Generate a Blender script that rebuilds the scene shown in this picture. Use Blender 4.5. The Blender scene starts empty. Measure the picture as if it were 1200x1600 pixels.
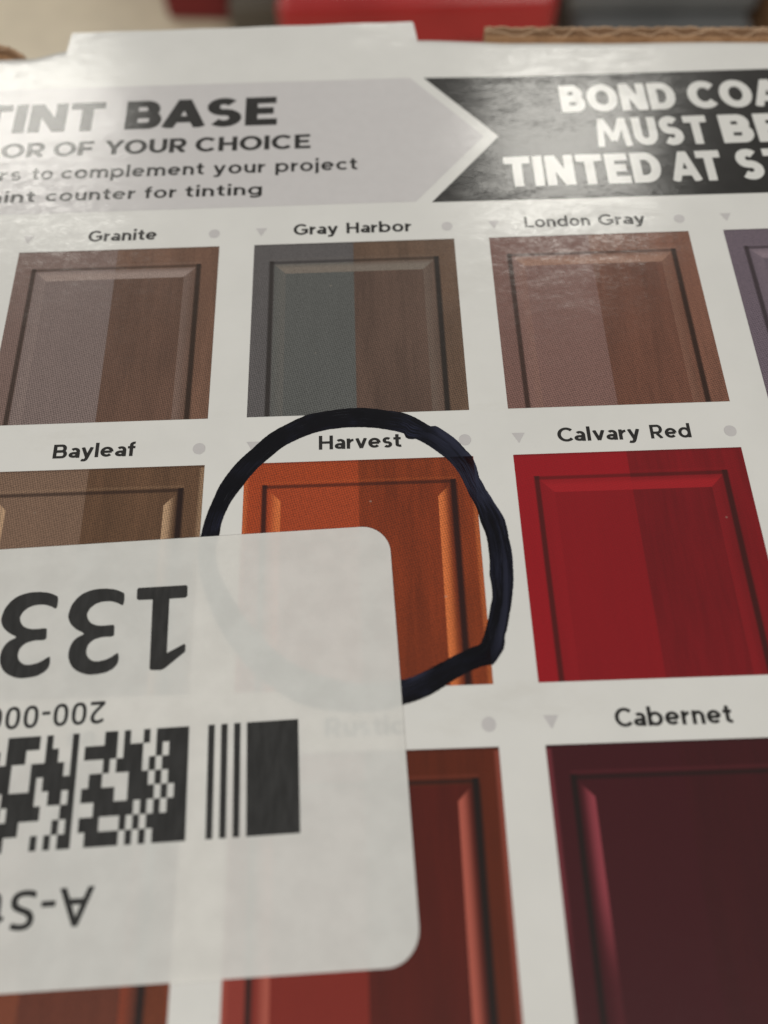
import bpy, bmesh, math, random
from mathutils import Matrix, Vector
from mathutils.geometry import tessellate_polygon

sc = bpy.context.scene
col = sc.collection
random.seed(7)
U = 0.032          # one swatch width in metres; plan coordinates below are in swatch widths
H = 0.25           # height of the box, metres

# ------------------------------------------------------------------ camera
cam = bpy.data.cameras.new('camera')
cam.sensor_fit = 'VERTICAL'; cam.sensor_height = 9.6; cam.sensor_width = 7.2; cam.lens = 6.9
cam.clip_start = 0.005; cam.clip_end = 200
cam.dof.use_dof = True; cam.dof.focus_distance = 3.28 * U; cam.dof.aperture_fstop = 2.3
cam_ob = bpy.data.objects.new('camera', cam); col.objects.link(cam_ob)
R = ((0.999423, 0.0338, -0.003296), (-0.0325, 0.923803, -0.381487), (-0.009849, 0.381374, 0.924368))
C = (0.018909178, -0.085095664, 0.342448376)
cam_ob.matrix_world = Matrix([list(R[i]) + [C[i]] for i in range(3)] + [[0, 0, 0, 1]])
sc.camera = cam_ob

# ------------------------------------------------------------------ light: grey shop interior + ceiling fixtures + added fill lamps
world = bpy.data.worlds.new('World'); sc.world = world; world.use_nodes = True
bg = world.node_tree.nodes['Background']
bg.inputs[0].default_value = (1.0, 0.965, 0.885, 1); bg.inputs[1].default_value = 0.20
def fixture(name, loc, sx, sy, power, rot=(0, 0, 0)):
    l = bpy.data.lights.new(name, 'AREA'); l.shape = 'RECTANGLE'; l.size = sx; l.size_y = sy
    l.energy = power; l.color = (1.0, 0.972, 0.89)
    o = bpy.data.objects.new(name, l); col.objects.link(o); o.location = loc; o.rotation_euler = rot
    return o
fixture('ceiling_or_fill_lamp', (0.84, 2.52, 2.45), 0.66, 0.74, 10 * 1.75)
fixture('ceiling_or_fill_lamp', (-1.53, 2.80, 2.45), 0.80, 0.92, 10 * 2.35)
fixture('ceiling_or_fill_lamp', (0.10, 3.95, 2.45), 0.30, 0.40, 10 * .5)
fixture('ceiling_or_fill_lamp', (-1.30, -1.60, 2.45), 1.2, 0.6, 45)  # unseen fill lamp, added behind the camera for diffuse light without glare
fixture('ceiling_or_fill_lamp', (1.00, -1.60, 2.45), 1.2, 0.6, 45 * .6)  # weaker second fill lamp, also added out of view
sc.view_settings.view_transform = 'Standard'; sc.view_settings.look = 'None'
sc.view_settings.exposure = 0; sc.view_settings.gamma = 1; sc.view_settings.use_curve_mapping = False

# ------------------------------------------------------------------ lettering outlines and traced loops
FONT = {
  'name': {
    'B': [840,[[3,2,0,997,531,998,608,978,652,955,709,909,740,869,774,799,785,755,790,689,785,645,774,601,738,524,784,474,808,436,825,392,840,315,836,249,825,205,788,128,729,63,696,41,630,13,586,3],[223,172,215,183,215,392,223,403,487,403,575,412,603,381,622,326,622,271,603,216,586,194,564,178,531,172],[223,597,215,612,215,821,223,828,498,827,531,810,556,777,572,733,573,678,561,634,531,597]]],
    'C': [980,[[443,-5,333,24,245,68,179,115,142,150,81,227,40,304,12,392,0,513,13,612,58,734,113,818,179,885,245,932,333,976,465,1008,564,1011,652,998,773,956,850,910,912,854,773,719,718,773,674,802,619,826,575,836,520,840,465,832,410,814,363,788,322,755,283,711,250,656,233,612,215,513,219,447,231,392,265,315,317,249,377,203,443,173,520,160,575,164,619,174,696,211,773,281,910,150,894,127,817,69,773,44,696,14,685,16,652,2,564,-11]]],
    'G': [1000,[[443,-5,322,28,234,75,164,128,102,196,47,289,15,381,0,502,8,590,36,687,80,772,136,843,212,911,256,939,333,976,421,1001,531,1012,630,1003,718,979,795,944,872,892,899,865,773,732,762,731,713,777,663,808,608,829,553,839,498,838,443,827,388,803,344,774,301,733,269,689,241,634,222,568,215,502,219,447,248,348,280,293,318,249,356,216,399,191,454,170,498,162,553,161,608,171,652,187,703,216,762,271,785,304,785,370,564,375,560,381,564,546,784,546,785,557,795,567,993,567,1000,557,1000,150,993,140,905,138,828,76,784,50,696,13,564,-11]]],
    'H': [880,[[3,2,0,997,215,997,215,601,223,586,663,588,667,997,877,997,880,7,872,0,674,0,665,7,663,414,223,414,215,403,215,7,201,0]]],
    'L': [680,[[3,2,0,997,212,1000,215,183,223,172,674,172,680,161,680,7,663,0]]],
    'R': [840,[[3,2,0,997,520,998,608,974,685,929,751,857,773,821,794,766,809,678,803,601,773,510,718,432,652,379,641,378,568,337,796,62,718,0,597,0,347,293,380,326,223,330,215,315,212,2],[223,502,215,513,215,810,215,821,223,828,487,827,520,815,551,788,568,766,587,722,594,656,576,579,542,532,515,513,487,503]]],
    'a': [660,[[454,0,445,7,443,30,388,16,311,10,300,15,289,10,245,14,168,32,102,61,69,84,36,118,14,151,1,205,1,238,12,282,36,322,69,356,102,379,168,408,256,428,432,431,445,436,443,469,433,502,399,543,366,557,333,556,300,542,267,510,256,514,135,634,128,645,146,663,179,686,245,715,311,728,399,727,443,718,509,691,564,655,597,621,637,557,652,513,660,436,660,7,652,0],[289,183,256,190,223,206,216,216,218,227,245,246,289,257,333,257,377,245,402,227,399,209,377,194,344,185]]],
    'b': [820,[[333,-5,278,8,223,31,212,2,201,0,14,0,0,7,3,1038,212,1038,215,722,219,711,311,741,388,751,487,745,564,724,597,710,619,693,630,693,719,623,773,548,803,480,818,403,814,304,786,216,719,117,630,47,520,2,421,-11],[399,161,333,177,300,197,266,227,229,293,218,337,215,381,229,447,267,513,300,543,333,563,377,577,421,579,465,571,498,558,531,535,561,502,595,436,604,392,604,348,582,271,531,205,465,169]]],
    'c': [680,[[322,16,245,37,168,75,102,128,69,167,28,238,5,315,0,381,14,465,47,540,102,612,135,642,201,683,278,714,355,728,454,727,531,711,641,659,658,645,663,631,553,500,542,495,487,536,421,557,366,555,300,529,258,491,231,447,218,403,218,337,231,293,249,260,278,228,310,205,366,185,432,185,487,204,542,245,553,240,665,106,645,84,608,61,531,29,421,10]]],
    'd': [820,[[333,-5,245,19,146,76,83,139,40,205,13,271,0,381,13,469,40,535,83,601,146,664,212,706,278,732,355,749,432,751,520,738,599,711,605,722,608,1038,817,1038,820,7,806,0,619,0,608,2,597,30,520,2,465,-8,410,-12],[399,161,333,177,300,197,266,227,229,293,218,337,215,381,229,447,267,513,300,543,333,563,377,577,421,579,465,571,498,558,531,535,561,502,595,436,604,392,604,348,582,271,531,205,465,169]]],
    'e': [780,[[311,17,223,43,146,87,80,149,49,194,18,260,3,326,1,392,15,469,36,523,81,590,113,625,190,681,267,713,344,728,410,730,498,717,575,688,652,638,685,607,716,568,757,491,771,447,779,381,773,376,684,370,683,293,674,284,239,282,265,238,300,209,333,192,377,182,421,185,465,200,531,254,666,117,641,93,564,46,487,21,410,10],[245,456,239,458,241,469,256,491,300,531,344,551,388,558,443,549,491,524,520,495,545,458]]],
    'f': [480,[[113,2,109,546,102,552,14,552,0,557,1,722,102,724,110,733,112,843,120,876,150,931,197,975,245,1004,300,1024,377,1037,443,1035,447,1030,432,865,399,866,355,856,333,841,326,821,325,733,333,724,446,722,450,568,443,552,333,552,326,546,325,7,311,0]]],
    'i': [232,[[14,1,9,7,9,733,25,740,212,740,224,733,224,7,212,0],[14,860,9,876,13,1074,223,1075,223,864,212,860]]],
    'l': [215,[[3,2,0,1030,3,1038,14,1040,212,1038,215,7,201,0]]],
    'n': [680,[[3,2,3,738,201,740,212,738,223,706,245,718,256,715,265,722,311,729,399,726,498,694,586,630,627,579,645,546,664,502,676,447,680,7,674,0,476,0,465,7,461,436,443,488,417,524,377,551,344,558,311,554,267,528,239,491,221,447,215,392,215,7,201,0]]],
    'o': [800,[[322,-4,234,22,168,58,109,106,58,171,24,238,6,304,0,381,11,458,36,529,80,600,135,657,201,702,278,734,344,748,421,751,509,738,586,709,652,667,707,616,751,555,784,477,798,403,798,337,784,263,751,185,729,151,674,90,619,50,542,12,476,-5,399,-12],[388,161,322,180,264,227,228,293,217,337,215,381,228,447,264,513,300,546,333,565,366,576,410,579,476,561,515,535,535,513,553,488,575,436,584,392,584,348,568,282,551,249,520,210,465,174,432,164]]],
    'r': [460,[[3,2,0,733,14,740,212,738,216,667,234,659,240,667,295,689,410,714,418,700,438,546,344,518,289,484,245,438,220,381,215,337,215,7,201,0]]],
    's': [600,[[245,-6,157,22,124,40,105,62,223,194,234,198,265,172,289,163,322,161,355,172,370,183,382,205,384,227,378,249,356,271,333,281,212,293,146,316,113,335,58,384,36,417,11,491,11,535,25,595,45,634,102,693,190,737,267,751,322,750,421,726,487,685,499,667,366,541,355,542,333,565,311,576,278,579,251,568,228,535,226,513,234,486,256,465,278,457,344,450,355,453,421,439,487,409,509,388,520,385,553,350,587,293,598,249,599,205,586,150,564,106,511,51,487,36,421,6,377,-6,311,-12]]],
    't': [480,[[344,17,278,33,223,56,179,84,141,128,124,167,120,205,120,546,113,552,14,552,0,557,1,722,113,724,120,733,124,938,333,936,335,733,344,724,454,724,460,711,460,557,454,552,344,552,336,546,335,216,336,205,344,198,377,187,467,183,488,18,476,12,443,10,432,15,421,10]]],
    'u': [680,[[465,7,465,18,454,29,399,14,333,10,278,15,256,25,245,22,223,34,212,33,122,84,69,138,47,171,20,227,2,304,3,738,201,740,215,733,215,348,221,293,239,249,267,212,311,186,344,182,377,189,417,216,443,252,461,304,465,733,476,740,663,740,680,733,680,7,663,0,476,0]]],
    'v': [760,[[278,1,16,700,113,740,223,739,377,329,388,343,533,733,542,740,641,740,740,705,744,700,487,7,476,0,432,1,377,19,322,0]]],
    'y': [760,[[168,-268,91,-262,38,-235,33,-224,113,-71,157,-93,201,-98,223,-93,245,-73,265,-37,282,18,17,700,113,740,223,739,388,323,534,733,542,740,641,740,740,706,745,700,466,-103,410,-196,399,-195,311,-261,212,-271]]],
  },
  'heavy': {
    'A': [1060,[[135,7,25,51,377,988,388,1000,674,1000,684,986,1035,51,905,0,762,0,685,186,377,186,300,1,157,0],[465,414,462,425,531,602,598,425,597,414]]],
    'B': [840,[[3,2,0,997,520,998,608,973,674,934,707,903,740,858,774,788,785,744,790,678,784,623,773,580,752,535,784,498,825,414,835,370,840,293,825,216,784,130,729,71,696,47,652,23,575,3],[289,229,285,238,289,372,531,376,542,372,553,337,553,293,539,249,520,228],[289,629,285,634,289,771,465,772,476,769,487,755,503,711,505,678,498,642,487,628]]],
    'E': [740,[[3,2,0,997,718,999,718,774,300,772,285,766,289,625,652,624,660,612,660,403,652,396,289,396,285,238,289,229,300,228,739,227,740,7,729,0]]],
    'I': [285,[[3,2,0,997,278,1000,285,986,285,7,278,0]]],
    'N': [900,[[3,2,0,997,304,997,608,500,615,513,616,997,898,997,900,7,894,0,597,2,289,505,285,7,278,0]]],
    'S': [820,[[333,-4,223,28,157,63,134,84,300,273,333,244,366,226,410,216,454,220,498,237,522,260,534,293,530,326,519,348,476,375,443,384,344,389,267,405,190,437,124,482,69,542,47,580,22,667,23,744,35,788,69,854,102,896,168,949,234,981,311,1004,322,1000,355,1010,443,1010,520,997,549,986,553,980,564,982,597,968,674,917,684,898,498,727,465,763,432,779,388,783,344,769,318,744,309,722,306,689,316,656,344,629,377,617,498,608,597,582,663,550,707,520,762,466,806,385,817,339,817,260,807,216,771,150,707,81,696,79,674,58,663,59,641,39,564,9,487,-7,410,-12]]],
    'T': [840,[[278,6,277,766,267,772,3,773,0,997,839,998,839,776,575,772,562,766,562,7,553,0,289,0]]],
  },
  'black': {
    'A': [1060,[[135,4,25,51,388,997,670,997,1035,51,916,1,784,0,771,7,696,191,366,192,357,183,289,6,278,0],[454,408,446,414,450,425,531,630,614,414,608,408]]],
    'B': [840,[[3,2,0,997,520,997,597,977,674,932,707,901,740,856,773,788,785,744,790,689,785,623,758,535,806,467,826,414,836,370,840,304,824,216,784,133,729,73,685,42,652,25,575,4],[311,244,305,260,305,348,311,363,465,363,476,368,487,363,520,366,528,359,535,326,532,293,520,257,509,244],[311,638,305,645,309,755,465,752,485,689,476,639]]],
    'C': [980,[[443,-5,333,23,253,62,212,88,146,144,81,227,40,304,12,392,0,513,12,612,25,656,58,734,113,819,179,886,212,912,223,912,256,940,377,991,465,1009,564,1011,652,999,729,976,817,932,883,884,908,854,718,673,707,669,641,732,608,751,564,764,487,763,443,747,410,726,354,667,319,590,305,513,317,414,333,370,367,315,410,273,443,253,520,233,586,241,646,271,707,331,718,327,904,150,906,139,885,117,817,68,773,43,696,13,564,-11]]],
    'D': [920,[[3,2,0,997,487,996,553,983,608,959,619,961,674,934,740,887,773,850,784,847,828,793,865,733,894,661,912,590,919,524,911,403,894,337,866,271,828,207,784,153,740,113,674,67,619,39,553,16,432,0],[311,244,305,260,305,744,311,756,410,756,465,748,509,726,549,689,573,656,598,601,614,513,610,447,600,403,587,370,553,315,533,293,487,261,432,245]]],
    'E': [740,[[3,2,0,997,718,999,718,759,311,756,305,744,305,645,311,632,652,632,660,623,658,392,652,388,311,388,305,381,305,260,311,244,729,244,740,238,740,7,729,0]]],
    'I': [305,[[3,2,0,997,300,1000,305,986,305,7,289,0]]],
    'M': [1280,[[80,7,22,18,141,997,366,1000,377,993,641,473,905,997,1140,997,1257,16,1136,0,1037,0,1024,7,956,568,949,583,740,170,641,219,540,172,333,579,322,557,256,6,245,0,146,0]]],
    'N': [900,[[3,2,0,997,322,1000,586,554,595,579,595,997,898,997,900,7,894,0,575,3,311,451,305,436,305,7,289,0]]],
    'O': [1060,[[443,-5,366,12,267,54,179,114,111,183,50,282,14,381,0,480,9,590,32,678,80,774,146,856,223,919,311,967,410,999,509,1012,630,1003,718,980,817,932,894,875,969,788,1019,700,1050,601,1060,502,1051,403,1016,293,971,215,894,125,817,68,718,20,619,-6,531,-12],[487,237,443,254,400,282,367,315,339,359,321,403,308,458,309,546,322,601,341,645,371,689,399,717,465,756,509,766,553,766,597,755,641,732,674,706,713,656,734,612,749,557,753,469,743,414,726,370,701,326,663,285,630,260,586,241,542,233]]],
    'S': [820,[[333,-4,267,11,223,29,157,64,135,84,311,281,322,280,355,251,382,238,421,232,454,237,487,252,506,271,515,304,507,337,487,359,454,373,311,387,278,400,267,397,234,408,157,449,124,475,69,536,47,574,23,656,23,733,32,777,69,852,102,895,168,949,278,996,311,1003,322,999,355,1010,443,1010,520,997,553,980,564,982,597,968,674,916,685,898,487,715,454,748,421,765,388,767,355,754,334,733,327,711,326,689,335,656,344,644,377,626,509,614,597,590,663,559,707,527,762,472,786,436,816,348,818,271,808,227,770,150,740,113,674,59,663,59,641,40,597,20,520,-2,421,-12]]],
    'T': [840,[[278,0,268,7,267,18,267,755,3,758,0,997,839,998,839,761,828,756,574,755,572,7,564,0]]],
    'U': [860,[[344,27,234,61,157,107,91,169,64,205,24,282,9,337,1,414,0,997,304,997,309,381,324,337,355,294,388,272,432,263,476,274,509,298,537,337,551,381,557,997,858,997,858,381,850,330,817,241,795,204,740,139,663,80,630,63,586,45,575,46,542,32,498,24,421,19]]],
  },
  'bold': {
    'C': [980,[[443,-5,333,24,245,68,146,146,81,227,40,304,12,392,0,513,12,612,25,656,58,734,113,818,179,886,245,932,333,976,465,1009,564,1011,652,998,773,956,850,910,912,854,762,708,751,709,705,755,663,784,619,804,564,818,520,820,465,811,421,796,377,771,344,745,304,700,277,656,255,601,240,513,243,458,254,403,275,348,317,282,377,228,432,199,520,180,597,189,663,216,707,247,751,291,762,292,909,150,894,127,817,69,773,44,696,13,564,-11]]],
    'E': [740,[[3,2,0,997,718,999,718,808,256,808,245,807,240,799,240,612,245,606,652,606,660,590,660,425,652,414,245,414,240,403,240,205,245,192,729,192,740,183,740,7,729,0]]],
    'F': [720,[[3,2,0,997,718,999,718,808,256,808,245,807,240,799,241,579,652,576,660,568,660,392,652,384,245,384,240,370,240,7,223,0]]],
    'H': [880,[[3,2,0,997,238,997,240,601,256,596,630,596,639,601,640,997,877,997,880,7,872,0,652,0,641,5,640,392,635,403,245,404,240,392,240,7,223,0]]],
    'I': [240,[[3,2,0,997,234,1000,240,986,240,7,223,0]]],
    'L': [680,[[3,2,0,997,234,1000,240,986,242,194,674,191,680,183,680,7,663,0]]],
    'O': [1060,[[443,-5,355,16,267,54,179,115,112,183,50,282,14,381,1,480,9,590,32,678,80,773,145,854,223,919,311,967,322,966,366,988,410,999,509,1011,630,1003,718,979,817,931,894,874,969,788,1019,700,1050,601,1060,502,1051,403,1020,304,971,215,896,128,817,69,718,21,619,-5,531,-12],[498,182,443,195,388,221,338,260,301,304,269,359,251,414,241,480,241,524,252,590,272,645,304,700,343,744,388,779,443,805,498,818,553,819,608,808,663,784,707,753,748,711,783,656,805,601,818,535,818,469,806,403,779,337,752,293,710,249,652,210,608,192,553,181]]],
    'R': [840,[[3,2,0,997,520,998,608,975,685,929,751,858,786,788,808,700,806,612,775,513,722,436,685,401,608,355,583,348,580,337,791,73,786,62,707,0,564,3,341,282,336,293,378,326,245,330,240,315,240,7,223,0],[245,522,240,535,240,799,245,807,476,808,498,802,531,777,561,722,569,656,554,590,520,542,476,522]]],
    'U': [860,[[355,18,234,55,157,102,91,166,58,214,24,282,9,337,1,414,0,997,238,997,240,436,245,370,269,304,311,252,366,217,421,204,487,214,542,245,591,304,612,359,620,436,622,997,858,997,858,381,850,329,817,239,773,172,740,135,663,75,630,58,619,59,586,39,498,17,421,12]]],
    'Y': [980,[[377,0,370,7,367,403,38,942,135,1000,267,997,487,641,498,649,714,997,850,999,941,942,939,931,613,403,610,7,597,0]]],
  },
  'semi': {
    'a': [660,[[465,1,454,33,388,15,311,8,245,13,168,31,102,61,69,85,36,117,11,161,1,205,1,238,12,282,36,324,102,379,168,409,245,427,459,436,458,469,449,502,438,524,410,552,377,568,333,570,289,551,256,519,245,524,134,634,127,645,146,664,179,687,245,716,311,730,322,726,333,731,377,731,432,723,509,693,564,655,597,621,637,557,652,513,660,436,660,7,652,0],[278,171,223,189,201,216,208,238,245,261,289,271,344,269,399,250,418,227,410,200,377,180,333,170]]],
    'c': [680,[[311,17,234,41,168,74,102,127,47,199,14,274,3,326,2,403,14,466,47,541,101,612,135,643,201,685,278,715,355,730,454,729,531,713,608,680,646,656,667,634,553,504,487,552,421,571,355,566,289,538,248,502,215,447,200,381,208,315,225,271,248,238,284,205,322,184,377,170,443,173,498,194,553,236,666,106,646,84,608,60,498,19,399,8]]],
    'e': [780,[[300,18,223,42,146,86,80,149,49,194,18,260,3,326,1,392,15,469,36,524,80,590,113,626,190,682,267,714,344,729,410,731,454,727,487,715,498,718,575,690,652,639,685,608,717,568,758,491,771,447,779,381,773,376,694,370,685,290,223,288,219,282,237,249,278,207,322,182,366,170,410,169,454,180,498,205,542,244,666,117,608,69,597,70,594,62,564,46,487,19,388,9],[223,452,219,458,245,500,289,541,333,562,388,572,443,563,500,535,534,502,560,458,553,450,542,450]]],
    'f': [480,[[113,2,110,557,102,565,0,568,0,722,102,725,110,733,111,843,119,876,146,927,190,973,245,1007,289,1023,366,1038,432,1038,439,1030,427,887,421,879,377,878,344,867,325,854,312,832,311,730,322,725,448,722,450,579,443,565,322,565,310,557,310,7,300,0]]],
    'g': [800,[[311,-246,179,-218,97,-180,92,-169,179,-33,245,-66,300,-82,377,-90,454,-83,520,-64,567,-37,594,-4,600,40,597,47,542,24,476,7,399,0,344,4,278,17,234,33,168,69,135,94,109,117,58,180,12,282,0,359,1,403,12,469,37,535,80,602,135,658,201,703,212,703,234,719,278,734,366,750,443,750,509,738,597,705,600,733,608,740,795,739,800,733,800,29,797,-15,787,-48,751,-108,696,-160,595,-213,531,-232,454,-246],[388,161,322,177,289,196,255,227,231,260,212,304,202,348,201,392,220,469,267,537,300,563,333,579,377,590,410,591,454,584,487,570,524,546,554,513,589,447,598,403,599,359,591,315,575,271,531,213,508,194,465,172,432,163]]],
    'i': [216,[[14,0,8,7,8,733,14,740,201,740,208,733,208,7,201,0],[14,860,8,876,8,1052,14,1059,201,1060,208,1052,207,865,201,860]]],
    'j': [216,[[3,-226,-16,-81,-14,-70,8,-59,9,-48,8,733,14,740,201,740,208,733,206,-103,190,-140,135,-190,69,-217],[14,860,8,876,8,1052,14,1059,201,1060,208,1052,207,865,201,860]]],
    'l': [200,[[3,2,0,1030,3,1038,14,1040,190,1040,200,1030,200,7,190,0]]],
    'm': [1140,[[3,2,3,738,190,740,200,733,201,709,311,731,399,726,487,699,564,647,575,646,652,699,718,722,795,731,861,728,927,711,1015,665,1070,612,1112,546,1134,480,1139,436,1136,2,949,0,940,7,940,414,935,458,916,507,883,544,839,567,806,572,773,567,729,546,696,510,675,458,670,414,670,7,663,0,476,0,470,7,470,414,465,458,443,511,411,546,377,564,333,572,289,563,256,543,228,513,205,458,200,414,200,7,190,0]]],
    'n': [680,[[3,2,3,738,190,740,200,733,201,708,311,731,399,727,498,695,586,631,628,579,646,546,664,502,676,447,680,7,674,0,487,0,480,7,480,392,472,458,458,491,421,540,388,561,344,572,300,564,256,537,228,502,209,458,200,392,200,7,190,0]]],
    'o': [800,[[322,-4,234,22,168,58,109,106,58,171,24,238,6,304,0,381,11,458,36,529,80,600,135,657,201,702,267,730,344,748,421,751,509,738,586,708,652,667,707,616,751,554,779,491,797,414,798,337,789,282,771,227,729,151,674,90,619,50,542,12,476,-5,399,-12],[377,150,311,172,256,216,232,249,213,293,202,337,200,381,221,469,256,524,289,554,322,574,366,588,410,591,454,583,487,570,522,546,553,513,591,436,599,348,591,304,574,260,554,227,522,194,454,157,410,149]]],
    'p': [820,[[3,-270,3,738,190,740,200,733,201,699,245,720,326,744,388,751,454,749,520,738,564,724,663,671,719,623,751,582,786,524,814,436,820,359,814,304,786,216,751,158,719,117,663,69,630,47,619,48,597,30,520,2,432,-11,355,-9,278,8,201,41,197,-268],[388,149,311,174,256,219,234,249,213,293,203,337,200,381,207,425,222,469,270,535,311,566,344,580,421,591,465,584,504,568,538,546,571,513,610,436,619,392,619,348,610,304,593,260,571,227,542,197,505,172,465,156]]],
    'r': [460,[[3,2,0,733,14,740,190,740,200,733,201,650,290,689,410,716,418,700,437,568,433,557,355,537,289,502,242,458,208,392,200,337,200,7,190,0]]],
    's': [600,[[245,-6,157,22,124,40,104,62,212,185,223,189,245,169,278,153,311,148,344,153,366,163,388,184,398,205,396,238,377,267,344,285,212,299,146,322,113,341,58,390,36,422,17,469,11,535,25,596,45,634,102,693,190,737,267,751,322,750,421,726,487,686,499,667,377,549,366,551,336,579,311,589,278,591,244,579,223,560,212,536,217,491,234,469,256,457,355,447,421,433,487,404,520,380,551,348,586,292,598,249,599,205,586,148,565,106,542,79,487,36,421,6,377,-6,311,-12]]],
    't': [480,[[333,16,280,29,223,53,168,94,135,137,123,172,120,205,120,557,113,565,0,568,0,722,113,725,120,733,124,938,311,940,320,931,322,728,458,722,458,568,333,565,320,557,320,205,324,194,355,178,399,169,454,171,464,161,480,18,465,10,454,14,432,8]]],
    'u': [680,[[487,0,480,7,476,35,399,13,344,8,278,14,212,32,121,84,69,138,47,170,20,227,2,304,3,738,190,740,200,733,200,348,206,293,222,249,254,205,289,181,333,168,377,175,421,200,459,249,472,282,480,348,480,733,487,740,663,740,680,733,680,7,663,0]]],
    'y': [760,[[135,-258,91,-254,33,-224,102,-86,113,-78,157,-99,223,-100,249,-81,274,-37,290,18,16,700,102,739,201,740,212,734,388,296,399,313,553,739,652,740,736,711,745,700,465,-84,410,-181,311,-253,212,-264]]],
  },
  'sticker': {
    '0': [713,[[285,-7,219,12,153,51,97,109,55,183,26,266,8,360,0,496,5,611,18,705,43,796,76,865,113,915,164,959,219,988,296,1007,384,1010,461,996,538,961,602,904,650,831,682,747,704,643,713,507,708,381,692,277,666,193,628,120,582,66,516,21,450,-3,373,-13],[318,139,274,156,243,183,219,219,200,266,177,413,178,590,196,716,231,800,259,831,285,848,329,860,373,861,417,851,452,831,483,794,505,747,522,685,534,590,533,402,511,266,494,223,472,187,439,157,406,142,362,136]]],
    '2': [710,[[21,0,10,5,0,26,2,130,325,444,417,542,474,632,487,674,492,726,487,768,472,804,446,831,406,851,340,860,263,851,208,831,120,777,98,771,83,779,21,853,11,873,13,883,54,917,120,957,186,984,252,1001,318,1009,395,1007,461,995,516,975,560,950,602,915,634,873,654,831,667,779,670,726,665,674,651,622,610,538,547,454,445,350,245,162,263,155,692,154,703,147,710,130,708,15,699,5,681,0]]],
    '-': [390,[[21,304,10,309,0,329,0,434,17,454,362,456,386,444,390,329,384,314,373,305]]],
    'A': [942,[[21,0,2,15,3,36,393,988,417,1000,538,998,555,977,939,36,940,15,931,5,912,0,791,0,769,6,648,291,296,293,285,283,175,12,153,0],[362,448,354,454,357,465,472,759,589,454,582,448]]],
    'S': [681,[[175,-6,76,13,10,37,0,57,0,172,10,190,32,195,131,162,230,144,318,140,384,147,439,165,477,193,499,235,502,287,483,337,445,371,384,402,175,486,111,528,69,569,32,632,14,705,15,779,36,852,72,904,120,946,186,980,263,1001,351,1009,461,1003,549,985,637,956,652,946,656,925,616,820,604,808,582,807,505,833,428,850,351,855,296,850,252,837,215,810,197,779,192,737,203,685,242,643,307,608,527,517,590,475,632,434,667,371,680,298,675,214,652,151,625,109,582,68,533,36,472,11,351,-11,263,-13]]],
    't': [502,[[285,-7,230,9,186,34,153,68,128,109,114,151,106,214,106,611,98,620,21,621,10,626,0,643,0,705,6,716,113,768,157,904,175,922,252,923,274,915,281,894,281,768,285,761,472,760,494,747,497,737,497,643,483,623,296,620,285,619,281,611,281,235,294,172,329,140,373,132,472,146,494,139,502,120,501,26,483,8,417,-8,351,-13]]],
  },
}
RING = [[621,528],[623,529],[626,530],[627,531],[629,533],[631,534],[632,536],[634,537],[637,539],[639,540],[642,542],[644,548],[647,554],[649,560],[652,566],[655,572],[658,577],[661,580],[664,582],[668,585],[673,590],[678,594],[683,599],[686,603],[694,608],[705,613],[712,618],[713,623],[715,628],[717,623],[717,615],[703,607],[690,602],[683,597],[677,591],[671,587],[667,585],[665,582],[663,580],[662,578],[660,577],[662,576],[663,575],[664,575],[665,574],[666,575],[666,575],[666,576],[666,575],[666,574],[666,573],[665,571],[666,569],[668,567],[670,565],[672,563],[673,563],[673,563],[672,563],[672,563],[671,563],[672,562],[672,562],[672,561],[672,560],[673,558],[673,557],[674,556],[675,555],[676,554],[676,553],[677,552],[677,552],[677,552],[677,552],[677,551],[676,551],[675,551],[674,551],[672,550],[671,550],[670,550],[669,550],[668,549],[667,548],[666,548],[665,547],[664,546],[663,546],[662,545],[661,544],[660,544],[658,543],[657,542],[656,544],[656,545],[656,546],[656,548],[656,549],[656,550],[656,552],[656,553],[656,554],[657,555],[657,558],[658,561],[658,564],[658,567],[660,571],[661,574],[663,577],[664,581],[666,584],[667,588],[669,591],[671,595],[672,597],[674,599],[676,601],[678,603],[679,605],[679,603],[678,601],[677,600],[676,598],[675,598],[675,599],[674,600],[674,601],[673,600],[673,600],[673,599],[672,598],[672,597],[672,596],[673,595],[674,593],[675,591],[676,589],[675,587],[675,585],[675,584],[674,584],[674,584],[674,583],[673,583],[672,583],[671,583],[670,582],[669,582],[668,581],[669,581],[670,581],[671,581],[673,582],[674,583],[675,584],[675,584],[675,584],[675,583],[674,582],[674,581],[674,581],[675,580],[676,580],[676,579],[677,579],[678,578],[676,577],[674,576],[672,575],[670,574],[669,573],[667,571],[667,570],[666,570],[666,569],[666,568],[666,567],[665,566],[665,566],[665,565],[664,565],[663,564],[662,564],[661,564],[660,564],[659,563],[659,563],[661,563],[662,563],[664,564],[663,564],[662,564],[660,563],[658,547],[655,545],[652,550],[649,558],[646,557],[645,557],[657,556],[658,555],[656,554],[655,553],[654,552],[653,551],[652,551],[650,550],[647,550],[644,549],[641,548],[639,546],[639,544],[638,542],[631,540],[625,537],[619,534],[612,531],[605,528],[598,525],[597,523],[596,520],[594,518],[593,517],[595,517],[596,518],[598,518],[599,519],[601,518],[605,517],[608,516],[612,516],[616,515],[618,517],[618,519],[619,522],[619,524],[619,526],[618,527]]
ONE = [-410,1768,-215,1763,-210,1769,-208,1809,-216,1816,-280,1818,-273,2039,-206,2004,-201,2012,-201,2036,-278,2100,-291,2105,-328,2104,-336,2099,-348,1819,-405,1819,-413,1813,-415,1775]
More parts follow.
